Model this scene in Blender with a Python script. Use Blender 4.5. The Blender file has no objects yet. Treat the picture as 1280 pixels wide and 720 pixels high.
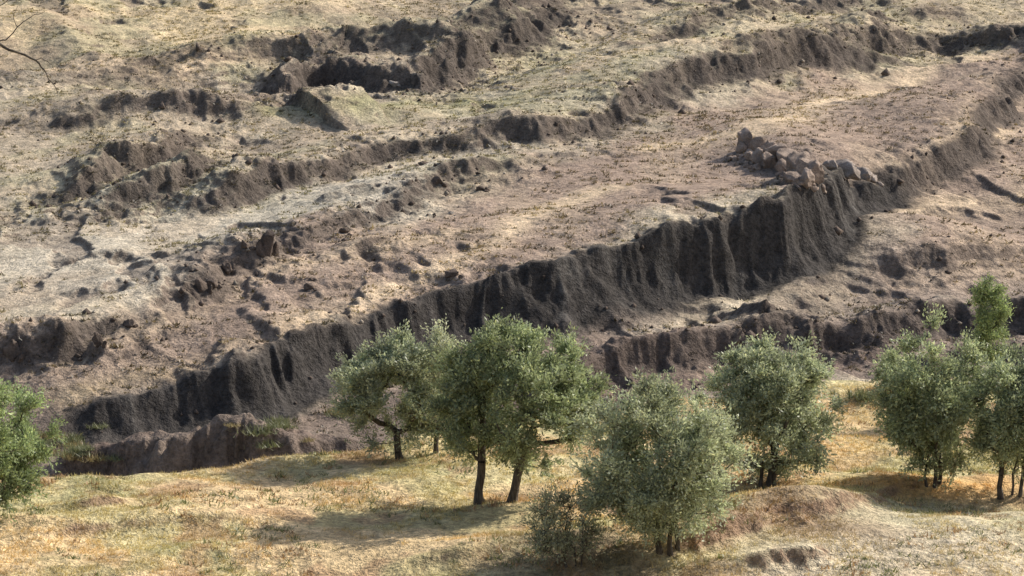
import bpy, math, numpy as np, time
from mathutils import Vector
T0=time.time()
rng=np.random.default_rng(7)
S=bpy.context.scene
f32=np.float32
# ------------------------------------------------------------ noise helpers
_tabs={}
def vnoise(x,y,seed=0):
    if seed not in _tabs: _tabs[seed]=np.random.default_rng(1000+seed).random((256,256)).astype(f32)
    t=_tabs[seed]
    xf=np.floor(x); yf=np.floor(y)
    xi=xf.astype(np.int32)&255; yi=yf.astype(np.int32)&255
    fx=(x-xf); fy=(y-yf)
    fx=fx*fx*(3-2*fx); fy=fy*fy*(3-2*fy)
    x1=(xi+1)&255; y1=(yi+1)&255
    a=t[xi,yi]; b=t[x1,yi]; c=t[xi,y1]; d=t[x1,y1]
    ab=a+(b-a)*fx
    return ab+((c+(d-c)*fx)-ab)*fy
def fbm(x,y,o=4,seed=0,gain=.5):
    s=0;a=1;n=0
    cx,sx=math.cos(.6),math.sin(.6)
    for i in range(o):
        s=s+a*vnoise(x,y,seed+i); n+=a; a*=gain
        x,y=(x*cx-y*sx)*2.03+11.3,(x*sx+y*cx)*2.03+5.7
    return s/n      # 0..1
def ridged(x,y,o=3,seed=0):
    s=0;a=1;n=0
    for i in range(o):
        s=s+a*(1-np.abs(2*vnoise(x,y,seed+i)-1)); n+=a; a*=.5
        x,y=x*2.1+3.1,y*2.1+7.7
    return s/n
def sst(t): t=np.clip(t,0,1); return t*t*(3-2*t)
# ------------------------------------------------------------ camera constants
HF=math.tan(math.radians(12)); PITCH=math.radians(8)
cP,sP=math.cos(PITCH),math.sin(PITCH)
def ray(u,v):
    cx=(u-640)/640*HF; cy=-(v-360)/640*HF
    return cx, cP+cy*sP, -sP+cy*cP
# ------------------------------------------------------------ terrain grid
ys=np.concatenate([np.linspace(-40,76,40,endpoint=False),np.arange(76,122,.16),
    np.arange(122,180,.14),np.arange(180,300,.26),np.linspace(300,340,60,endpoint=False),np.linspace(340,1200,70)])
core=np.linspace(-1,1,960)
outer=1+np.geomspace(.004,9,55)
cs=np.concatenate([-outer[::-1],core,outer])
def wid(y): return np.maximum(HF*y*1.20+4,14)
NR,NCc=len(ys),len(cs)
Y=np.repeat(ys[:,None],NCc,1).astype(f32); X=(cs[None,:]*wid(Y)).astype(f32)
def samp(A,x,y):
    x=np.asarray(x,float); y=np.asarray(y,float)
    ri=np.interp(y,ys,np.arange(NR)); ci=np.interp(x/wid(y),cs,np.arange(NCc))
    r0=np.clip(ri.astype(int),0,NR-2); c0=np.clip(ci.astype(int),0,NCc-2)
    fr=ri-r0; fc=ci-c0
    if A.ndim==3: fr=fr[...,None]; fc=fc[...,None]
    return (A[r0,c0]*(1-fc)+A[r0,c0+1]*fc)*(1-fr)+(A[r0+1,c0]*(1-fc)+A[r0+1,c0+1]*fc)*fr
def G(u,v,ymin=78.):
    dx,dy,dz=ray(u,v)
    yy=np.arange(ymin,460,.15); t=yy/dy
    h=samp(H,dx*t,yy); z=dz*t
    k=np.argmax(z<h)
    if not (z[k]<h[k]): k=len(yy)-1
    return float(dx*t[k]),float(yy[k]),float(h[k])
def hill(y): return -41.3+.12*y+np.maximum(y-310,0)*.10
def fieldz(y): return np.interp(y,[-40,0,12,30,60,78,90,115,130],[2,-1.7,-4.5,-10,-18.5,-21.15,-21.0,-20.9,-21]).astype(f32)
# edge of the near meadow
ed=[(-200,600),(0,602),(130,600),(300,572),(480,558),(600,545),(700,530),(800,515),(900,500),(1000,492),(1100,488),(1280,497),(1500,500)]
ex=[];ey=[]
for u,v in ed:
    dx,dy,dz=ray(u,v); t=21.0/-dz; ex.append(dx*t); ey.append(dy*t)
ye=(np.interp(X,ex,ey)+3.0*(fbm(X/5,Y/30,3,3)-.5)).astype(f32)
H=fieldz(Y)+(hill(Y)-fieldz(Y))*sst((Y-ye)/6.0)
far=sst((Y-118)/20)
H+= (fbm(X/28,Y/28,3,11)-.5)*2.6*far
H+= (fbm(X/13,Y/15,2,18)-.5)*3.0*sst((Y-205)/40)
H+= (ridged(X/17+Y/60,Y/24-X/70,3,160)-.6)*2.8*sst((Y-195)/30)
H+= (fbm(X/9,Y/7,3,15)-.5)*1.3*(1-far)*sst((Y-60)/15)
H+= (fbm(X/60,Y/60,3,21)-.5)*60*sst((Y-330)/300)
H=H.astype(f32)
ROUGH=np.zeros_like(H); FL=np.zeros_like(H); FACE=np.zeros_like(H); WALLM=np.zeros_like(H)

def dense(P,k=4):
    P=np.array(P,float); Q=np.vstack([2*P[0]-P[1],P,2*P[-1]-P[-2]]); out=[]
    for i in range(1,len(Q)-2):
        p0,p1,p2,p3=Q[i-1],Q[i],Q[i+1],Q[i+2]
        for j in range(k):
            t=j/k
            out.append(.5*((2*p1)+(-p0+p2)*t+(2*p0-5*p1+4*p2-p3)*t*t+(-p0+3*p1-3*p2+p3)*t**3))
    out.append(P[-1]); return np.array(out)
def pdist(P,x,y):
    best=np.full(x.shape,1e18,f32); s=np.zeros(x.shape,f32); sg=np.ones(x.shape,f32); acc=0
    for i in range(len(P)-1):
        ax,ay=float(P[i,0]),float(P[i,1]); bx,by=float(P[i+1,0])-ax,float(P[i+1,1])-ay; L2=bx*bx+by*by+1e-9; L=math.sqrt(L2)
        qx=x-ax; qy=y-ay
        t=np.clip((qx*bx+qy*by)/L2,0,1)
        d2=(qx-t*bx)**2+(qy-t*by)**2
        m=d2<best
        best[m]=d2[m]; s[m]=acc+t[m]*L; sg[m]=np.where(bx*qy[m]-by*qx[m]>=0,1.,-1.)
        acc+=L
    return np.sqrt(best)*sg,s
def scarp(pts,w=3.,L=12.,bay=1.5,flute=.8,fs=1.2,ymin=78.,rough=1.,seed=0,face=1.,var=.9,wall=False,hs_=1.,crumb=1.,ext=7.,ragged=.22):
    """a bank / cliff: foot line, drop in apparent px converted to metres; both ends run out to nothing"""
    global H
    P=[]
    for u,v,hp in pts:
        x,y,z=G(u,v,ymin); P.append((x,y,hs_*hp*y/3010.))
    P=dense(P,3)
    K=max(3,int(ext/2))
    def run(a,b):
        dv=(a-b)[:2]; dv=dv/(np.linalg.norm(dv)+1e-6)
        return [np.array([a[0]+dv[0]*ext*k/K,a[1]+dv[1]*ext*k/K,0.]) for k in range(1,K+1)]
    P=np.vstack([run(P[0],P[2])[::-1],P,run(P[-1],P[-3])])
    pad=L+w+8
    m=(X>P[:,0].min()-pad)&(X<P[:,0].max()+pad)&(Y>P[:,1].min()-14)&(Y<P[:,1].max()+pad)
    x=X[m]; y=Y[m]
    d,s=pdist(P,x,y)
    tot=float(np.sum(np.hypot(np.diff(P[:,0]),np.diff(P[:,1]))))
    wsum=0;hs=0
    for p in P:
        ww=1/((x-p[0])**2+(y-p[1])**2+1.0)**2
        wsum=wsum+ww; hs=hs+ww*p[2]
    Hh=hs/wsum
    for (a,b,c) in ((P[0],P[1],s<=1e-4),(P[-1],P[-2],s>=tot-1e-3)):
        dv=(a-b)[:2]; dv=dv/np.linalg.norm(dv); e=(x-a[0])*dv[0]+(y-a[1])*dv[1]
        Hh=np.where(c,Hh*(1-sst(e/10.)),Hh)
    near=np.exp(-np.abs(d)/10)
    b=(fbm(s/9+seed,d/20,3,40+seed)-.5)*2*bay*near
    sw=s+(fbm(x/3,y/3,2,44+seed)-.5)*2.6          # irregular spacing of the runnels
    fl=ridged(sw/(fs*2.2)+seed*3,d/5,3,50+seed)
    fa=.25+1.3*fbm(s/7+3,s*0,2,56+seed)
    f=(fl-.6)*flute*2*fa*np.exp(-np.abs(d-w/2)/ (w*1.2))
    f=f+(fbm(x/1.5,y/1.5,3,66+seed)-.5)*1.2*crumb*np.exp(-np.abs(d-w/2)/ (w*1.2))*min(1,flute)
    dd=d+b+f
    t=dd/w
    p=np.interp(t,[0,.2,.5,.92,1.12],[0,.06,.27,.94,1.])
    back=np.clip(1-np.maximum(dd-w,0)/L,0,1); back=back*back*(3-2*back)
    vz=np.exp(-np.abs(d)/8)
    Hh=Hh*(1+var*1.3*(fbm(s/8+2*seed,s*0,3,60+seed)-.5)*vz)
    Hh=Hh*(1+ragged*(fbm(x/1.1,y/1.6,2,63+seed)-.5)*np.exp(-np.abs(d-w)/1.5))     # ragged crest
    H[m]+=(Hh*p*back).astype(f32)
    nr=np.exp(-((d-w*.5)/(w*1.6))**2)*np.clip(Hh/1.0,0,1)
    ROUGH[m]=np.maximum(ROUGH[m],nr*rough)
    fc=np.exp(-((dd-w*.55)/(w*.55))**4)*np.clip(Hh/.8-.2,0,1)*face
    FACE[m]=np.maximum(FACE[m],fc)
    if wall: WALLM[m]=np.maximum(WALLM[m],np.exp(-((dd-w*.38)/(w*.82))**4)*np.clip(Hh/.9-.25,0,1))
    FL[m]=np.where(fc>.3,fl,FL[m])
def dome(u,v,rx,ry,h,ymin=78.):
    global H
    x,y,z=G(u,v,ymin)
    H+=(h*np.exp(-(((X-x)/rx)**2+((Y-y)/ry)**2))).astype(f32)
# --- near meadow relief
dome(1220,690,7,5,.9)
scarp([(850,722,0),(900,708,26),(945,696,34),(985,682,36),(1015,668,32),(1060,660,24),(1110,650,14),(1150,644,0)],w=1.5,L=7,bay=1.3,flute=.7,fs=.8,seed=1,face=.7,ext=3)
scarp([(930,650,0),(970,642,14),(1020,642,16),(1080,634,14),(1150,624,14),(1250,634,12),(1300,636,8),(1340,630,0)],w=1.1,L=4.5,bay=.9,flute=.5,fs=.7,seed=2,face=.7,ext=3)
scarp([(880,755,0),(960,745,22),(1040,716,26),(1080,692,20),(1110,680,0)],w=1.2,L=6,bay=.8,flute=.4,fs=.8,seed=3,face=.4,ext=3)
scarp([(-60,702,0),(60,688,10),(140,682,9),(220,674,10),(300,668,9),(360,664,0)],w=1.1,L=5,bay=1.4,flute=.5,seed=4,face=.4,ext=3)
scarp([(80,642,0),(110,640,18),(135,638,18),(170,636,0)],w=.7,L=1.8,bay=.5,flute=.3,seed=5,face=.9,ext=2)
scarp([(-90,655,0),(0,655,8),(80,660,9),(180,650,7),(240,640,0)],w=.9,L=3,bay=.9,flute=.4,seed=25,face=.6,ext=3)
scarp([(180,705,0),(240,702,9),(320,704,9),(400,700,0)],w=.9,L=3,bay=.9,flute=.4,seed=26,face=.5,ext=3)
scarp([(450,726,0),(560,718,14),(620,704,14),(670,690,0)],w=1,L=4,bay=1.2,flute=.5,seed=24,face=.4,ext=3)
dome(380,562,5,2.2,.8)
# --- banks in the ravine beyond the meadow
scarp([(60,662,30),(100,662,60),(140,664,76),(200,664,88),(250,665,106),(320,665,118),(370,665,114),(420,664,114),(460,664,92),(520,662,84),(580,660,60),(660,655,0)],w=3.6,L=5.5,bay=2.4,flute=1.7,fs=1.0,ymin=109,seed=6,rough=2.4,var=.65,face=.9,crumb=2.,ext=8)
scarp([(620,512,10),(720,498,34),(790,488,42),(850,474,46),(930,458,46),(1000,446,42),(1080,436,42),(1160,424,40),(1230,420,38),(1290,420,38),(1400,426,36),(1700,426,0)],w=2.2,L=7,bay=2.0,flute=1.1,fs=1.1,ymin=115,seed=7,rough=1.8,var=.6,crumb=1.6,ext=8,face=1.1)
scarp([(1020,498,0),(1080,490,28),(1130,480,24),(1200,472,20),(1300,470,18),(1450,470,0)],w=1.6,L=4,bay=1.,flute=.7,ymin=115,seed=27,ext=4)
# --- the great wall of the boat-shaped mound
WALL=[(130,557,34),(200,547,52),(300,526,68),(400,490,66),(450,474,62),(520,448,58),(600,428,56),(700,414,66),(770,402,70),(850,390,82),(930,380,90),(1000,362,90),(1050,334,80),(1082,296,62),(1105,272,30),(1160,256,6)]
scarp(WALL,w=2.2,L=58,bay=1.8,flute=.6,fs=.8,ymin=121,seed=8,var=.32,wall=True,crumb=1.7,ext=34,ragged=.34)
scarp([(540,445,0),(620,436,10),(700,428,14),(760,420,16),(820,408,14),(870,402,16),(940,398,20),(990,392,16),(1040,372,12),(1090,350,0)],w=2.2,L=4,bay=2.2,flute=1,fs=1.2,ymin=120,seed=28,face=.8,crumb=1.6,ext=5)
dome(1130,325,6,8,1.5,120); dome(1010,235,9,10,1.0,120)
dome(1200,300,7,8,.9,120)
scarp([(1080,366,0),(1130,356,12),(1180,348,14),(1240,338,12),(1300,330,10),(1450,330,0)],w=2.4,L=7,bay=3,flute=1.2,ymin=120,seed=29,face=.5,rough=1.3)
# --- hillside banks behind
scarp([(-300,480,16),(-100,472,20),(0,464,30),(60,452,30),(110,438,24),(170,412,18),(225,395,0)],w=2,L=8,bay=1.8,flute=1,ymin=124,seed=9,rough=2.1,crumb=1.8)
scarp([(205,378,0),(250,366,24),(300,340,24),(345,322,22),(380,306,14),(430,290,14),(520,264,14),(560,240,24),(620,224,16),(700,210,0)],w=2.4,L=9,bay=2.5,flute=1.3,ymin=124,seed=10,rough=2.,face=.8,crumb=1.7)
scarp([(20,252,0),(80,254,24),(130,246,22),(180,222,34),(240,200,32),(280,170,0)],w=3,L=10,bay=2.5,flute=1.3,fs=1.6,ymin=124,seed=11,rough=2,crumb=1.8)
scarp([(130,286,0),(190,270,20),(240,258,28),(290,240,26),(330,215,0)],w=3,L=7,bay=3,flute=1.4,fs=1.6,ymin=124,seed=12,rough=2.1,face=.9,crumb=1.8)
scarp([(230,272,0),(280,262,28),(350,240,32),(430,219,30),(500,199,20),(560,193,16),(640,188,0)],w=2.2,L=12,bay=2.2,flute=.9,fs=1.2,ymin=124,seed=33,var=1.1,crumb=1.6)
scarp([(560,196,0),(600,190,10),(640,184,26),(690,180,36),(740,174,26),(785,160,20),(805,154,34),(850,134,34),(900,120,28),(1000,100,22),(1100,90,14),(1220,74,0)],w=3.0,L=22,bay=2.6,flute=1.1,fs=1.6,ymin=124,seed=13,var=1.,crumb=1.7)
dome(960,188,6,7,1.8,120); dome(1005,208,5,5,1.2,120)
dome(1130,165,14,12,1.8,120)
scarp([(1095,246,0),(1140,240,26),(1180,229,26),(1230,211,28),(1258,188,28),(1275,150,30),(1292,110,24),(1310,80,0)],w=2.4,L=14,bay=1.8,flute=1,fs=1.5,ymin=124,seed=14,ext=8,crumb=1.6)
dome(350,140,12,8,1.2,120); dome(880,75,12,9,1.4,120); dome(150,135,14,8,1.2,120)
scarp([(560,172,0),(600,162,12),(660,150,12),(720,140,8),(770,134,0)],w=3,L=6,bay=3,flute=1.3,ymin=124,seed=34,face=.6,ext=4)
scarp([(920,98,0),(960,90,14),(1050,78,18),(1150,66,16),(1280,50,22),(1340,46,20),(1500,42,0)],w=3.4,L=12,bay=3,flute=1.3,ymin=124,seed=15,face=.8,ext=4,crumb=1.7,var=1.3)
scarp([(295,108,0),(350,118,24),(400,118,28),(440,122,24),(500,118,20),(540,124,32),(570,112,36),(600,98,40),(640,80,36),(680,56,28),(720,29,24),(745,10,0)],w=4.,L=14,bay=3.8,flute=1.6,fs=2,ymin=124,seed=16,rough=2.2,var=.9,hs_=.9,ext=5,crumb=2)
scarp([(-300,112,10),(-60,112,10),(0,108,10),(100,110,10),(200,98,14),(330,84,16),(400,74,22),(440,64,24),(500,66,18),(550,80,0)],w=5,L=12,bay=3.5,flute=1.4,fs=2,ymin=124,seed=17,face=.55,ext=5,var=1.2)
scarp([(560,64,0),(620,48,16),(660,24,20),(700,8,16),(730,4,0)],w=4,L=9,bay=3,flute=1.4,fs=2,ymin=124,seed=18,face=.8,ext=3)
scarp([(740,76,0),(800,60,12),(880,40,14),(960,20,12),(1060,8,8),(1180,4,0)],w=3.5,L=8,bay=5,flute=1.4,fs=2,ymin=124,seed=19,face=.7,ext=3,var=1.3,crumb=1.8)
scarp([(1000,56,0),(1060,44,12),(1120,34,14),(1200,26,8),(1260,18,0)],w=3.5,L=9,bay=5,flute=1.4,fs=2,ymin=124,seed=23,face=.7,ext=3,var=1.2,crumb=1.8)
scarp([(10,172,0),(90,165,12),(170,150,14),(260,150,12),(350,138,0)],w=3.5,L=9,bay=4,flute=1.4,fs=2,ymin=124,seed=20,face=.7,rough=1.2,ext=4,var=1.2,crumb=1.8)
scarp([(40,208,0),(100,200,10),(150,192,12),(220,184,0)],w=3,L=9,bay=4,flute=1.4,fs=2,ymin=124,seed=35,face=.7,rough=1.4,ext=4)
# small erosion cuts in the pale ground at left
scarp([(430,325,0),(455,318,12),(490,310,10),(520,305,0)],w=1.6,L=4,bay=2,flute=1,ymin=124,seed=41,face=.8,ext=3,rough=1.4)
scarp([(380,262,0),(420,256,12),(450,246,12),(490,240,0)],w=1.8,L=4,bay=2,flute=1,ymin=124,seed=42,face=.8,ext=3,rough=1.4)
scarp([(60,335,0),(110,328,9),(160,322,10),(200,312,0)],w=1.8,L=5,bay=2.5,flute=1,ymin=124,seed=43,face=.5,ext=3,rough=1.2)
# --- erosion texture
hillm=sst((Y-112)/8)
meadow=1-sst((Y-ye+.5)/2.5)
cut=sst((fbm(X/3.5+Y/12,Y/7,4,230)-.56)*9)*far*(1-np.clip(WALLM,0,1))*sst((fbm(X/18,Y/22,2,235)-.38)*5)
H-=cut*.38
R=.38+.9*ROUGH+.25*sst((Y-200)/30)+.25*cut
lump=fbm(X/3.2,Y/4.5,4,70)-.5
H+=lump*(.65*R*hillm+.28*meadow)
H+=(ridged(X/2.2+Y/5,Y/3.2-X/9,3,75)-.6)*(.34*R*hillm)
H+=(fbm(X/.9,Y/1.1,3,80)-.5)*(.24*R*hillm+.14*meadow)
tt=(H+(fbm(X/14,Y/14,3,85)-.5)*3+(fbm(X/2,Y/2,2,86)-.5)*.5)/.62
saw=tt-np.floor(tt); H+=(np.interp(saw,[0,.75,1],[0,-.07,0]))*hillm*sst((fbm(X/12,Y/12,2,88)-.4)*5)
t_terr=time.time()-T0
# ------------------------------------------------------------ colours (dry albedo)
gy=np.gradient(H,axis=0)/np.gradient(Y,axis=0); gx=np.gradient(H,axis=1)/np.gradient(X,axis=1)
slope=np.sqrt(gx**2+(gy-.1)**2)
C=np.zeros(X.shape+(3,),f32)
def mixc(mask,col):
    global C
    C+=(np.array(col,f32)-C)*mask[...,None].astype(f32)
C[:]=(.51,.43,.31)
WX=X+(fbm(X/7,Y/12,4,90)-.5)*9; WY=Y+(fbm(X/7+9,Y/12,4,94)-.5)*16
def poly(pts,col,soft=2.,a=1.,ymin=118):
    P=np.array([G(u,v,ymin)[:2] for u,v in pts]); P=np.vstack([P,P[:1]])
    ins=np.zeros(X.shape,bool)
    for i in range(len(P)-1):
        (x1,y1),(x2,y2)=P[i],P[i+1]
        c=((y1>WY)!=(y2>WY))
        ins^=c&(WX<(x2-x1)*(WY-y1)/((y2-y1) if abs(y2-y1)>1e-9 else 1e-9)+x1)
    d=np.abs(pdist(P,WX,WY)[0]); sd=np.where(ins,d,-d)
    mixc(sst(sd/soft*.5+.5)*a,col)
def stroke(pts,w,col,a=1.,ymin=118,br=.5):
    P=dense([G(u,v,ymin)[:2] for u,v in pts],3); pad=w*3+8
    d=np.full(X.shape,1e3,f32)
    m=(X>P[:,0].min()-pad)&(X<P[:,0].max()+pad)&(Y>P[:,1].min()-pad)&(Y<P[:,1].max()+pad)
    wx=X[m]+(WX[m]-X[m])*.4; wy=Y[m]+(WY[m]-Y[m])*.4
    d[m]=pdist(P,wx,wy)[0]
    k=np.exp(-(d/w)**2)*(1-br+br*1.6*fbm(X/2.5,Y/5,3,97))
    mixc(np.clip(k*a,0,1),col)
BROWN=(.35,.262,.20); TAN=(.67,.52,.345); GOLD=(.65,.505,.30); GREY=(.45,.405,.315); DARK=(.056,.051,.047); REDB=(.165,.117,.093); KHAKI=(.42,.385,.235)
n1=fbm(X/16,Y/22,4,100)
mixc(sst((n1-.45)*6)*.5,GREY); mixc(sst((fbm(X/10,Y/14,4,104)-.5)*8)*.5,(.32,.245,.18))
poly([(-100,-20),(1400,-20),(1400,60),(1000,70),(760,100),(500,60),(300,90),(-100,95)],(.55,.455,.295),6,.75)
poly([(-100,5),(420,-5),(380,45),(200,85),(-100,90)],GOLD,5,.6)
poly([(0,110),(200,110),(330,150),(250,200),(60,215),(-60,180)],(.40,.32,.23),5,.5)
poly([(560,110),(760,60),(960,90),(800,130),(640,160)],(.47,.405,.285),5,.6)
mixc(sst((fbm(X/8,Y/12,4,145)-.54)*9)*.5*sst((Y-200)/30),(.25,.19,.145))
mixc(sst((fbm(X/9,Y/11,4,150)-.50)*8)*.5*sst((Y-165)/20),KHAKI)
stroke([(350,140),(420,138),(520,130),(640,125)],2.5,(.36,.34,.17),.7)
stroke([(-30,80),(120,82),(260,68),(400,42)],2.0,TAN,.95)
stroke([(420,172),(520,160),(620,165),(780,140)],1.6,(.60,.48,.33),.7)
stroke([(0,235),(120,222),(240,172),(360,160)],1.6,(.60,.48,.33),.6)
stroke([(720,80),(860,50),(960,40),(1100,30)],2.0,TAN,.6)
poly([(100,255),(300,240),(430,215),(620,190),(560,225),(420,290),(240,340),(0,390),(-80,330)],(.54,.485,.385),5,.6)
# mound: brown clay
poly([(90,500),(180,500),(450,405),(760,325),(1080,235),(1130,300),(1290,330),(1400,280),(1400,50),(1280,62),(1000,86),(810,140),(780,170),(660,210),(540,262),(345,310),(130,415),(-80,440),(-80,500)],BROWN,3,.95)
poly([(300,500),(480,455),(760,395),(960,385),(1100,300),(1400,330),(1400,470),(900,500),(600,560),(300,560)],(.28,.22,.178),3,.9)
mixc(sst((fbm(X/4,Y/9,4,125)-.5)*7)*.35*far,(.50,.39,.27))
stroke([(120,485),(230,455),(360,410),(520,350),(600,310),(680,262),(760,240)],1.7,TAN,.85)
stroke([(100,440),(200,400),(330,350),(450,320),(560,290)],1.8,(.55,.43,.29),.7)
stroke([(960,150),(1050,125),(1130,100),(1230,75)],2.4,TAN,.95)
stroke([(820,185),(900,170),(950,160)],1.8,TAN,.9)
stroke([(1120,262),(1200,265),(1290,250)],2.6,TAN,.8)
stroke([(1080,225),(1130,205),(1200,185),(1250,160)],1.4,TAN,.8)
stroke([(1140,345),(1220,330),(1300,320)],2.0,(.42,.32,.23),.7)
stroke([(800,415),(900,408),(1000,392),(1100,382),(1180,370)],1.5,(.46,.38,.29),.85)
stroke([(110,492),(160,480),(220,470)],1.2,GOLD,.95)
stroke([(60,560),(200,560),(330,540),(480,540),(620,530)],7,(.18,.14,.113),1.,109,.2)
stroke([(330,515),(400,505),(440,500)],1.0,(.38,.32,.23),.6)
stroke([(930,190),(970,200),(1015,222)],2.6,(.24,.185,.15),.85)
# meadow
gm=fbm(X/6,Y/6,4,110)
MC=np.zeros_like(C); MC[:]=(.62,.465,.26)
k=sst((gm-.44)*7)[...,None]; MC=MC+(np.array((.51,.47,.25))-MC)*k*.65
k=sst((fbm(X/3,Y/4,4,115)-.48)*8)[...,None]; MC=MC+(np.array((.33,.32,.15))-MC)*k*.5
k=sst((fbm(X/2.2,Y/2.6,3,119)-.55)*9)[...,None]; MC=MC+(np.array((.38,.24,.135))-MC)*k*.65
C+=(MC-C)*(meadow)[...,None]
stroke([(1040,720),(1130,690),(1210,680),(1300,700)],4.0,(.57,.49,.35),.95,78,.2)
stroke([(1120,650),(1200,630),(1300,640)],2.0,(.50,.45,.30),.8,78,.3)
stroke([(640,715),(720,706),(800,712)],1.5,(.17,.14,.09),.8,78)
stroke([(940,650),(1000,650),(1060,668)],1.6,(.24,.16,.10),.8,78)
stroke([(1050,600),(1130,594),(1240,600)],1.6,(.62,.38,.16),.9,78)
stroke([(1040,560),(1100,520),(1110,495)],2.0,(.64,.47,.24),.8,78)
C=C.astype(f32)
# bare clay where it is steep, then the darkened wall face
mixc(cut*.55,(.22,.17,.135))
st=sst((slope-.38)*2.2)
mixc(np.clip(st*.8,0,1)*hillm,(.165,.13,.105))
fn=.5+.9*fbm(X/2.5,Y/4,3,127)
mixc(np.clip(FACE*fn,0,1)*.88*hillm,(.088,.073,.063)); mixc(np.clip(WALLM*1.2*(.8+.4*fbm(X/2,Y/2,3,129)),0,1)*.96,DARK)  # DARK: dark wall clay, with the face's shade also put into the colour
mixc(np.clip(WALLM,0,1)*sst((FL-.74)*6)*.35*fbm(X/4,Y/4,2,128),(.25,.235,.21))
redm=sst((fbm(X/9,Y/9,3,130)-.40)*6)*np.clip(ROUGH,0,1)*sst((150-Y)/10)*hillm*(1-np.clip(WALLM,0,1))*(1-.6*np.clip(FACE,0,1))
mixc(redm*.6,REDB)
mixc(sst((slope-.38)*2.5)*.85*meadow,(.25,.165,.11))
C*= (.84+.32*fbm(X/1.6,Y/2.4,3,140))[...,None]
C=np.clip(C,.02,.8)
t_col=time.time()-T0
# ------------------------------------------------------------ mesh helper
def mkmesh(name,V,F,col=None,smooth=False,mat=None,parent=None):
    V=np.asarray(V,np.float32); F=np.asarray(F,np.int32); k=F.shape[1]
    me=bpy.data.meshes.new(name); me.vertices.add(len(V)); me.vertices.foreach_set('co',V.ravel())
    me.loops.add(F.size); me.loops.foreach_set('vertex_index',F.ravel())
    me.polygons.add(len(F)); me.polygons.foreach_set('loop_start',np.arange(0,F.size,k,dtype=np.int32))
    if smooth: me.polygons.foreach_set('use_smooth',np.ones(len(F),bool))
    if col is not None:
        a=me.color_attributes.new('Col','FLOAT_COLOR','POINT')
        c=np.ones((len(V),4),np.float32); c[:,:3]=col; a.data.foreach_set('color',c.ravel())
    me.update(calc_edges=True)
    if mat: me.materials.append(mat)
    o=bpy.data.objects.new(name,me); S.collection.objects.link(o)
    if parent: o.parent=parent
    return o
def nodes(name):
    m=bpy.data.materials.new(name); m.use_nodes=True; nt=m.node_tree; nt.nodes.clear()
    return m,nt,nt.nodes.new,nt.links.new
def math_n(nt,op,a,b=None,c=None):
    n=nt.nodes.new('ShaderNodeMath'); n.operation=op
    for i,q in enumerate((a,b,c)):
        if q is None: continue
        if isinstance(q,(int,float)): n.inputs[i].default_value=q
        else: nt.links.new(q,n.inputs[i])
    return n.outputs[0]
def ground_mat(name,bump=1.,scale=1.,contrast=1.):
    m,nt,N,L=nodes(name)
    out=N('ShaderNodeOutputMaterial'); b=N('ShaderNodeBsdfPrincipled'); b.inputs['Roughness'].default_value=.95
    b.inputs['Specular IOR Level'].default_value=.1
    L(b.outputs[0],out.inputs[0])
    at=N('ShaderNodeAttribute'); at.attribute_name='Col'
    tc=N('ShaderNodeTexCoord')
    def noise(s,d=4,r=.6):
        n=N('ShaderNodeTexNoise'); n.inputs['Scale'].default_value=s*scale; n.inputs['Detail'].default_value=d; n.inputs['Roughness'].default_value=r
        L(tc.outputs['Object'],n.inputs['Vector']); return n.outputs[0]
    a=noise(.9,5,.75); c=noise(4.5,3,.75)
    v=math_n(nt,'MULTIPLY_ADD',a,2.0*contrast,1-1.0*contrast); v2=math_n(nt,'MULTIPLY_ADD',c,2.2*contrast,1-1.1*contrast)
    vv=math_n(nt,'MAXIMUM',math_n(nt,'MULTIPLY',v,v2),.2)
    sc=N('ShaderNodeVectorMath'); sc.operation='SCALE'; L(at.outputs['Color'],sc.inputs[0]); L(vv,sc.inputs['Scale'])
    L(sc.outputs[0],b.inputs['Base Color'])
    hb=math_n(nt,'ADD',math_n(nt,'MULTIPLY',a,.5),math_n(nt,'MULTIPLY',c,.2))
    bp=N('ShaderNodeBump'); bp.inputs['Strength'].default_value=1.; bp.inputs['Distance'].default_value=.9*bump; L(hb,bp.inputs['Height']); L(bp.outputs[0],b.inputs['Normal'])
    return m
M_ground=ground_mat('dry_clay_and_grass',.75)
idx=np.arange(NR*NCc).reshape(NR,NCc)
F=np.stack([idx[:-1,:-1],idx[:-1,1:],idx[1:,1:],idx[1:,:-1]],-1).reshape(-1,4)
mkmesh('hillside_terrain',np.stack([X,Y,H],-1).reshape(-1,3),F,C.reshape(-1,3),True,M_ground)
t_mesh=time.time()-T0
# ------------------------------------------------------------ plant materials
def leaf_mat(name,tr=.35):
    m,nt,N,L=nodes(name); out=N('ShaderNodeOutputMaterial'); at=N('ShaderNodeAttribute'); at.attribute_name='Col'
    b=N('ShaderNodeBsdfPrincipled'); b.inputs['Roughness'].default_value=.5; b.inputs['Specular IOR Level'].default_value=.5
    L(at.outputs['Color'],b.inputs['Base Color'])
    t=N('ShaderNodeBsdfTranslucent'); g=N('ShaderNodeVectorMath'); g.operation='MULTIPLY'; g.inputs[1].default_value=(1.1,1.12,.9)
    L(at.outputs['Color'],g.inputs[0]); L(g.outputs[0],t.inputs['Color'])
    mx=N('ShaderNodeMixShader'); mx.inputs[0].default_value=tr; L(b.outputs[0],mx.inputs[1]); L(t.outputs[0],mx.inputs[2]); L(mx.outputs[0],out.inputs[0])
    return m
M_leaf=leaf_mat('willow_leaves',.42); M_grass=leaf_mat('dry_grass_blades',.3)
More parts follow.
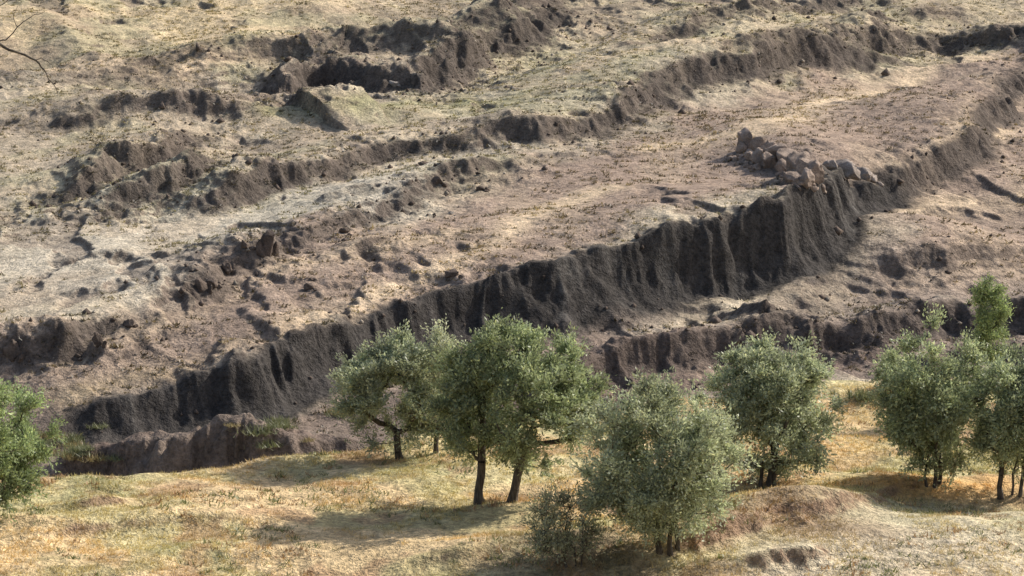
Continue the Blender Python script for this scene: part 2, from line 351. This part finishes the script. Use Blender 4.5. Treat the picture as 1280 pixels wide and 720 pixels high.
def bark_mat():
    m,nt,N,L=nodes('bark'); out=N('ShaderNodeOutputMaterial'); b=N('ShaderNodeBsdfPrincipled'); b.inputs['Roughness'].default_value=.9
    tc=N('ShaderNodeTexCoord'); mp=N('ShaderNodeMapping'); mp.inputs['Scale'].default_value=(9,9,2); L(tc.outputs['Object'],mp.inputs[0])
    n=N('ShaderNodeTexNoise'); n.inputs['Scale'].default_value=1.5; n.inputs['Detail'].default_value=5; L(mp.outputs[0],n.inputs['Vector'])
    r=N('ShaderNodeValToRGB'); r.color_ramp.elements[0].color=(.035,.027,.021,1); r.color_ramp.elements[1].color=(.15,.125,.10,1); r.color_ramp.elements[0].position=.3; r.color_ramp.elements[1].position=.75
    L(n.outputs[0],r.inputs[0]); L(r.outputs[0],b.inputs['Base Color'])
    bp=N('ShaderNodeBump'); bp.inputs['Distance'].default_value=.05; L(n.outputs[0],bp.inputs['Height']); L(bp.outputs[0],b.inputs['Normal'])
    L(b.outputs[0],out.inputs[0]); return m
M_bark=bark_mat()
def tubes(A,B,ra,rb,k=6):
    A=np.asarray(A);B=np.asarray(B);ra=np.asarray(ra);rb=np.asarray(rb)
    d=B-A; d/=np.linalg.norm(d,axis=1,keepdims=True)+1e-9
    up=np.where(np.abs(d[:,2:3])>.9,np.array([[1.,0,0]]),np.array([[0,0,1.]]))
    e1=np.cross(d,up); e1/=np.linalg.norm(e1,axis=1,keepdims=True)+1e-9; e2=np.cross(d,e1)
    an=np.arange(k)*2*np.pi/k
    ring=np.cos(an)[None,:,None]*e1[:,None]+np.sin(an)[None,:,None]*e2[:,None]
    V=np.concatenate([A[:,None]+ring*ra[:,None,None],B[:,None]+ring*rb[:,None,None]],1).reshape(-1,3)
    n=len(A); b0=(np.arange(n)*2*k)[:,None]; j=np.arange(k)[None]; j2=(j+1)%k
    F=np.stack([b0+j,b0+j2,b0+k+j2,b0+k+j],-1).reshape(-1,4)
    return V,F
def rdir(n,r):
    v=r.normal(size=(n,3)); return v/np.linalg.norm(v,axis=1,keepdims=True)
def leaves(P,D,size,r,col,asp=.36):
    n=len(P); d=D+rdir(n,r)*.9; d/=np.linalg.norm(d,axis=1,keepdims=True)
    s=np.cross(d,rdir(n,r)); s/=np.linalg.norm(s,axis=1,keepdims=True)+1e-9
    L=size*r.uniform(.65,1.3,n)[:,None]; w=L*asp
    nrm=np.cross(d,s)
    V=np.stack([P,P+d*L*.45+s*w*.5+nrm*w*.12,P+d*L,P+d*L*.45-s*w*.5+nrm*w*.12],1).reshape(-1,3)
    F=np.arange(4*n).reshape(-1,4)
    return V,F,np.repeat(col,4,0)
def make_tree(name,u,v,uL,uR,vT,vB,seed,ncl=80,leafn=22000,col=(.105,.125,.062),stems=((0,0),),leaf=.15,thick=1.,nl=9,lean=0,clr=.55,ymin=78.,ryf=.9,asp=.4):
    r=np.random.default_rng(seed)
    x,y,z=G(u,v,ymin); z=float(samp(H,x,y)); z-=.08
    dep=y*cP-z*sP; ppm=640/(HF*dep)
    cx=x+((uL+uR)/2-u)/ppm; rx=(uR-uL)/2/ppm*.93; zt=z+(v-vT)/ppm*1.0; zb=z+(v-vB)/ppm
    c=np.array([cx,y,(zt+zb)/2]); rz=(zt-zb)/2*.97; rad=np.array([rx,rx*ryf,rz])
    ld=rdir(nl,r); ld[:,2]=ld[:,2]*.9+.05; lc=c+ld*rad*.64; lr=r.uniform(.28,.46,nl)
    at=[];tries=0
    while len(at)<ncl and tries<20000:
        tries+=1; i=r.integers(nl)
        if len(at)%5<3: p=lc[i]+rdir(1,r)[0]*rad*lr[i]*r.uniform(.3,1)**.6
        else: p=c+rdir(1,r)[0]*rad*r.uniform(.25,.92)**.6
        q=(p-c)/rad
        if (np.abs(q[0])**2.4+np.abs(q[1])**2.4+np.abs(q[2])**2.4)<1.05 and p[2]>z+.45: at.append(p)
    at=np.array(at)
    nodes_=[];par=[]
    for sx,sy in stems:
        b=np.array([x+sx,y+sy,z]); nodes_.append(b); par.append(-1)
        tp=np.array([x+(c[0]-x)*.7+sx*1.5+lean*.3,c[1]+sy*1.5,zb+(zt-zb)*.42]); K=6
        for k in range(1,K+1):
            t=k/K; p=b+(tp-b)*np.array([t**1.2,t**1.2,t])+np.array([r.normal()*.035,r.normal()*.035,0])
            nodes_.append(p); par.append(len(nodes_)-2)
    base=np.array([x,y,z]); at=at[np.argsort(np.linalg.norm(at-base,axis=1))]
    tips=[]
    for p in at:
        Nn=np.array(nodes_); d=np.linalg.norm(Nn-p,axis=1)
        pen=np.where(Nn[:,2]>p[2]-.05,1.2,0)+np.where(Nn[:,2]<z+.45*(zb-z)+.35,2.5,0)
        j=int(np.argmin(d+pen)); q=Nn[j]; pj=j
        K=max(2,int(d[j]/.45))
        for k in range(1,K+1):
            t=k/K; m=q+(p-q)*t; m=m+np.array([r.normal()*.04,r.normal()*.04,math.sin(t*math.pi)*-.06*d[j]+r.normal()*.03]) if k<K else p
            nodes_.append(m); par.append(pj); pj=len(nodes_)-1
        tips.append(pj)
    Nn=np.array(nodes_); cnt=np.zeros(len(Nn)); cnt[tips]=1
    for i in range(len(Nn)-1,-1,-1):
        if par[i]>=0: cnt[par[i]]+=cnt[i]
    cnt=np.maximum(cnt,1); rr=.0115*thick*cnt**.55
    e=[i for i in range(len(Nn)) if par[i]>=0]; pa=[par[i] for i in e]
    rb=rr[e]; ra=np.minimum(rr[pa],rr[e]*1.5)
    ra=np.where(Nn[pa][:,2]<z+.02,ra*1.35,ra)
    V,F=tubes(Nn[pa],Nn[e],ra,rb,7)
    em=bpy.data.objects.new(name,None); S.collection.objects.link(em)
    nt=12; tp=np.repeat(at,nt,0); td=rdir(len(tp),r)*.75+((tp-c)/rad)*.5+np.array([0,0,.5]); td/=np.linalg.norm(td,axis=1,keepdims=True)
    tl=r.uniform(.3,1.15,len(tp))*clr*1.5
    tp=tp+rdir(len(tp),r)*.12
    V2,F2=tubes(tp,tp+td*tl[:,None],np.full(len(tp),.009),np.full(len(tp),.004),3)
    mkmesh('trunk_and_limbs',np.vstack([V,V2]),np.vstack([F,F2+len(V)]),None,False,M_bark,em)
    per=max(3,leafn//len(tp)); n=len(tp)*per
    ti=np.repeat(np.arange(len(tp)),per); f=r.uniform(.0,1.1,n)
    P=tp[ti]+td[ti]*(tl[ti]*f)[:,None]+r.normal(size=(n,3))*.075
    P[:,2]-= (f**2)*tl[ti]*.12
    cv=r.uniform(.75,1.3,len(at)); cv=np.repeat(cv,nt)[ti]*r.uniform(.7,1.35,n)
    base_c=np.array(col)[None]*cv[:,None]
    yel=(r.random(n)<.12)[:,None]; base_c=np.where(yel,base_c*np.array([[1.4,1.3,1.15]]),base_c)
    V3,F3,C3=leaves(P,td[ti],leaf,r,np.clip(base_c,0,.75),asp)
    mkmesh('foliage',V3,F3,C3,False,M_leaf,em)
    return em
SIL=(.385,.42,.295)
make_tree('willow_tree',500,574,418,560,412,568,1,ncl=110,leafn=38000,col=SIL,clr=.5,leaf=.148)
make_tree('willow_tree',545,566,510,600,404,540,2,ncl=50,leafn=13000,col=(.44,.46,.34),clr=.5,ymin=98,leaf=.148)
make_tree('willow_tree',618,628,536,752,398,604,3,ncl=210,leafn=72000,col=(.31,.355,.215),stems=((-.6,0),(.65,.1)),thick=1.1,nl=14,clr=.52,leaf=.152)
make_tree('willow_tree',838,694,704,946,474,684,4,ncl=205,leafn=62000,col=SIL,stems=((-.35,.1),(0,0),(.25,.2)),thick=.75,nl=15,clr=.54,leaf=.137)
make_tree('willow_shrub',716,710,650,770,600,704,5,ncl=45,leafn=6500,col=(.34,.35,.24),stems=((-.2,0),(.1,.1),(.3,0)),thick=.7,nl=7,leaf=.11,clr=.5)
make_tree('willow_tree',955,609,878,1058,414,604,6,ncl=185,leafn=58000,col=SIL,stems=((-.15,0),(.25,.1)),nl=13,clr=.52,leaf=.152)
make_tree('willow_tree',1165,610,1090,1242,396,600,7,ncl=150,leafn=45000,col=(.36,.405,.26),stems=((-.2,0),(.1,0),(.3,.2)),thick=.7,nl=13,clr=.52,leaf=.152)
make_tree('willow_tree',1262,624,1192,1350,430,602,8,ncl=150,leafn=45000,col=(.335,.38,.25),stems=((-.35,0),(.1,.1),(.4,0)),thick=.8,nl=13,clr=.52,leaf=.148)
make_tree('willow_tree',-20,655,-110,78,462,640,9,ncl=140,leafn=42000,col=(.28,.345,.185),nl=11,clr=.5,leaf=.15)
make_tree('poplar_tree',1208,520,1212,1256,326,470,10,ncl=60,leafn=13000,col=(.29,.355,.175),nl=14,clr=.28,ymin=100,leaf=.12,lean=.5)
t_tree=time.time()-T0
# ------------------------------------------------------------ grass, shrubs
def tufts(name,x,y,h,col,nb,r,spread=.06,wid_=.012,mat=M_grass,lie=.6):
    z=samp(H,x,y); n=len(x); i=np.repeat(np.arange(n),nb); N=n*nb
    px=x[i]+r.normal(size=N)*spread*h[i]/h.mean(); py=y[i]+r.normal(size=N)*spread*h[i]/h.mean()
    d=r.normal(size=(N,3))*lie; d[:,2]=1; d/=np.linalg.norm(d,axis=1,keepdims=True)
    L=(h[i]*r.uniform(.5,1.2,N))[:,None]; a=r.uniform(0,np.pi,N); s=np.stack([np.cos(a),np.sin(a),0*a],1)*(wid_*h[i]/h.mean()*r.uniform(.6,1.5,N))[:,None]
    P=np.stack([px,py,z[i]-.02],1)
    V=np.stack([P-s,P+s,P+d*L],1).reshape(-1,3); F=np.arange(3*N).reshape(-1,3)
    c=np.repeat(col[i]*r.uniform(.7,1.3,(N,1)),3,0)
    return mkmesh(name,V,F,c,False,mat)
r=np.random.default_rng(33)
n=60000; y=r.uniform(78,114,n); x=r.uniform(-1,1,n)*(HF*y*1.15+2)
k=(y<np.interp(x,ex,ey)+1)&(fbm(x/2.2,y/2.2,3,200)>.38+.2*r.random(n)); x=x[k];y=y[k]
c=samp(C,x,y)*np.array([1.12,1.08,.95])
tufts('meadow_grass',x,y,r.uniform(.06,.2,len(x)),c,7,r)
n=5600; y=r.uniform(78,112,n); x=r.uniform(-1,1,n)*(HF*y*1.15+2)
k=(y<np.interp(x,ex,ey)+1)&(fbm(x/3,y/3,3,210)>.54); x=x[k];y=y[k]
cc=np.where(r.random((len(x),1))<.6,np.array([[.19,.20,.08]]),np.array([[.37,.23,.12]]))
tufts('meadow_weeds',x,y,r.uniform(.08,.28,len(x)),cc,16,r,spread=.12,wid_=.02,lie=.9)
n=32000; y=np.sqrt(r.uniform(118**2,300**2,n)); x=r.uniform(-1,1,n)*(HF*y*1.15+3)
k=(fbm(x/7,y/9,4,220)>.40+.16*r.random(n))&(samp(WALLM,x,y)<.3); x=x[k];y=y[k]
c=samp(C,x,y)*r.uniform(.3,.8,(len(x),1))*np.array([1.,1.0,.8])
tufts('steppe_shrubs',x,y,r.uniform(.08,.30,len(x)),c,12,r,spread=.14,wid_=.05,lie=1.1)
bx=[];by=[];bh=[]
for (u,v,ru,nn) in [(80,560,40,16),(110,575,25,6),(350,545,40,8),(415,525,25,5),(1090,500,20,5)]:
    for _ in range(nn):
        a,b,_z=G(u+r.normal()*ru*.6,v+r.normal()*ru*.25,109); bx.append(a);by.append(b);bh.append(r.uniform(.2,.55))
bx=np.array(bx);by=np.array(by);bh=np.array(bh)
tufts('ravine_shrubs',bx,by,bh,np.where(r.random((len(bx),1))<.75,np.array([[.19,.20,.10]]),np.array([[.34,.27,.13]])),220,r,spread=.28,wid_=.022,lie=1.)
# ------------------------------------------------------------ rocks
import bmesh
M_rock=ground_mat('weathered_rock',.4,2.,.6)
def rock_geo(r,sx,sy,sz,npt=16):
    bm=bmesh.new()
    for p in rdir(npt,r): bm.verts.new((p[0]*sx*r.uniform(.75,1.12),p[1]*sy*r.uniform(.75,1.12),p[2]*sz*r.uniform(.75,1.12)))
    o=bmesh.ops.convex_hull(bm,input=bm.verts)
    bmesh.ops.delete(bm,geom=[g for g in o['geom_interior'] if isinstance(g,bmesh.types.BMVert)],context='VERTS')
    bmesh.ops.triangulate(bm,faces=bm.faces)
    bmesh.ops.subdivide_edges(bm,edges=bm.edges,cuts=4,use_grid_fill=True)
    bm.verts.ensure_lookup_table(); bm.verts.index_update(); bmesh.ops.triangulate(bm,faces=bm.faces)
    V=np.array([v.co[:] for v in bm.verts]); F=np.array([[v.index for v in f.verts] for f in bm.faces]); bm.free()
    sd=int(r.integers(0,150)); a=min(sx,sz)
    q=V/a
    nz=lambda o,k: fbm(q[:,0]*k+q[:,2]*1.3+o,q[:,1]*k-q[:,2]*k+o,3,sd)-.5
    V=V+np.stack([nz(0,1.6),nz(7,1.6),nz(13,1.6)],1)*.45*a+ (ridged(q[:,0]*2.2+q[:,1],q[:,2]*2.2-q[:,1],2,sd)[:,None]-.6)*(V/(np.linalg.norm(V,axis=1,keepdims=True)+1e-6))*.25*a
    return V,F
def rocks(name,specs,col,seed):
    r=np.random.default_rng(seed); VV=[];FF=[];o=0
    for (u,v,wp,hp,tilt) in specs:
        x,y,z=G(u,v,113); ppm=3010/y; sx=wp/2/ppm; sz=hp/2/ppm*1.15
        V,F=rock_geo(r,sx,sx*r.uniform(.7,1.),sz)
        ct,st_=math.cos(tilt),math.sin(tilt); V=np.stack([V[:,0]*ct+V[:,2]*st_,V[:,1],-V[:,0]*st_+V[:,2]*ct],1)
        V+=np.array([x,y+sx*.3,z+sz*.35]); VV.append(V);FF.append(F+o);o+=len(V)
    V=np.vstack(VV); cc=np.array(col)[None]*(.5+1.0*fbm(V[:,0]*1.4,V[:,2]*2+V[:,1],3,9))[:,None]
    return mkmesh(name,V,np.vstack(FF),cc,False,M_rock)
rr_=np.random.default_rng(12); sp=[(936,186,30,40,.15),(924,192,20,22,-.1),(948,192,30,34,.4),(960,197,34,30,.6),(972,203,40,30,.6),(986,210,44,34,.6),(998,216,44,36,.65),(1009,222,40,36,.7),(1018,229,26,40,.25),(1006,230,30,28,.4),(982,218,40,24,.7),(966,210,36,22,.6),(950,204,34,22,.6),(938,200,26,18,.3),(994,228,34,18,.5)]
for _ in range(40):
    t=rr_.random(); sp.append((914+t*112+rr_.normal()*6,196+t*36+rr_.normal()*6+4,rr_.uniform(6,15),rr_.uniform(5,11),rr_.uniform(-.3,.9)))
rocks('rock_outcrop',sp,(.33,.26,.21),5)
rocks('rock_slab',[(1055,216,52,24,.35),(1076,222,46,20,.4),(1090,227,24,12,.4),(1040,212,26,16,.3),(1100,232,10,7,.2)],(.30,.255,.22),6)
rocks('standing_boulder',[(334,320,20,50,.15),(325,321,14,28,-.3),(345,322,17,26,.3)],(.12,.095,.08),8)
for i,(u,v,w,h) in enumerate([(252,366,20,28),(264,360,18,18),(386,362,16,12),(565,346,24,13),(307,312,16,12),(15,452,26,30),(122,436,16,24),(492,108,14,10),(160,408,18,12),(640,112,8,6),(564,268,9,5),(390,350,8,5),(282,342,18,16),(430,292,14,10),(545,232,20,14),(600,238,14,8)]):
    rocks('boulder',[(u,v,w,h,.2*(i%3-1)),(u+w*.5,v+2,w*.5,h*.5,.3)],(.34,.30,.26) if i in(7,9,10) else (.14,.11,.09),20+i)
r=np.random.default_rng(77); n=1700
y=np.sqrt(r.uniform(118**2,295**2,n*4)); x=r.uniform(-1,1,n*4)*(HF*y*1.1+2)
k=np.argsort(-(samp(ROUGH,x,y)+r.random(n*4)*1.2+.3*fbm(x/9,y/9,2,5)))[:n]; x=x[k];y=y[k];z=samp(H,x,y)
oct_=np.array([[1,0,0],[-1,0,0],[0,1,0],[0,-1,0],[0,0,1],[0,0,-1.]]); of=np.array([[0,2,4],[2,1,4],[1,3,4],[3,0,4],[2,0,5],[1,2,5],[3,1,5],[0,3,5]])
sz=np.exp(r.normal(-2.1,.5,n)); V=(oct_[None]*sz[:,None,None]*r.uniform(.6,1.2,(n,6,1))+r.normal(size=(n,6,3))*.15*sz[:,None,None])
V+=np.stack([x,y,z+sz*.2],1)[:,None]
cc=np.repeat(np.where(r.random((n,1))<.92,np.array([[.14,.11,.09]]),np.array([[.36,.31,.25]]))*r.uniform(.7,1.2,(n,1)),6,0)
mkmesh('loose_stones',V.reshape(-1,3),(of[None]+(np.arange(n)*6)[:,None,None]).reshape(-1,3),cc,False,M_rock)
# ------------------------------------------------------------ bare tree beside the viewpoint (branches reach in at upper left)
def W(u,v,y):
    dx,dy,dz=ray(u,v); t=y/dy; return np.array([dx*t,y,dz*t])
yb=30.; g=float(samp(H,-8.6,yb))
em=bpy.data.objects.new('bare_tree',None); S.collection.objects.link(em)
rt=np.random.default_rng(4)
paths=[([np.array([-8.6,yb,g-.1]),np.array([-8.5,yb,g+3]),np.array([-8.3,yb,g+6.]),np.array([-8.1,yb,-1.6]),np.array([-8.2,yb,.2]),np.array([-8.4,yb,2.])],.16,.02),
 ([np.array([-8.15,yb,-2.2]),W(-60,70,yb),W(-10,56,yb),W(18,64,yb),W(44,76,yb),W(58,92,yb),W(72,118,yb)],.03,.004),
 ([W(-10,56,yb),W(8,48,yb),W(22,34,yb),W(38,22,yb),W(56,14,yb)],.010,.003),
 ([W(-60,70,yb),W(-20,100,yb),W(0,122,yb)],.012,.003),
 ([W(22,34,yb),W(16,20,yb),W(22,8,yb)],.005,.002),([W(44,76,yb),W(54,74,yb),W(66,82,yb)],.005,.002),
 ([W(-40,30,yb),W(-12,14,yb),W(8,2,yb),W(14,-14,yb)],.008,.003),([np.array([-8.15,yb,-.6]),W(-60,45,yb),W(-40,30,yb)],.02,.009),
 ([W(-20,268,yb),W(2,272,yb),W(6,282,yb)],.006,.003),([np.array([-8.3,yb,-4.2]),W(-90,290,yb),W(-20,268,yb)],.03,.006)]
VV=[];FF=[];o=0
for p,r0,r1 in paths:
    p=dense(p,4); p[1:-1]+=rt.normal(size=(len(p)-2,3))*.008; rr=np.linspace(r0,r1,len(p))
    V,F=tubes(p[:-1],p[1:],rr[:-1],rr[1:],6); VV.append(V);FF.append(F+o);o+=len(V)
mkmesh('trunk_and_branches',np.vstack(VV),np.vstack(FF),None,True,M_bark,em)
# ------------------------------------------------------------ light, sky, camera
sv=Vector((.69,.42,.60)).normalized()
w=bpy.data.worlds.new('World'); S.world=w; w.use_nodes=True; nt=w.node_tree
sky=nt.nodes.new('ShaderNodeTexSky'); sky.sky_type='NISHITA'; sky.sun_disc=False; sky.sun_elevation=math.asin(sv.z); sky.sun_rotation=math.atan2(sv.x,sv.y); sky.dust_density=3
bg=nt.nodes['Background']; nt.links.new(sky.outputs[0],bg.inputs[0]); bg.inputs[1].default_value=.15
ld=bpy.data.lights.new('sun','SUN'); ld.energy=5; ld.angle=math.radians(.6); ld.color=(1,.94,.86)
lo=bpy.data.objects.new('sun',ld); S.collection.objects.link(lo); lo.rotation_euler=sv.to_track_quat('Z','Y').to_euler(); lo.location=(60,100,80)
cd=bpy.data.cameras.new('camera'); cd.sensor_fit='HORIZONTAL'; cd.angle=math.radians(24); cd.clip_end=4000; cd.clip_start=.5
co=bpy.data.objects.new('camera',cd); S.collection.objects.link(co); co.rotation_euler=(math.radians(82),0,0); S.camera=co
S.view_settings.view_transform='Standard'; S.view_settings.look='None'; S.view_settings.exposure=0
print('times',t_terr,t_col,t_mesh,t_tree,time.time()-T0)
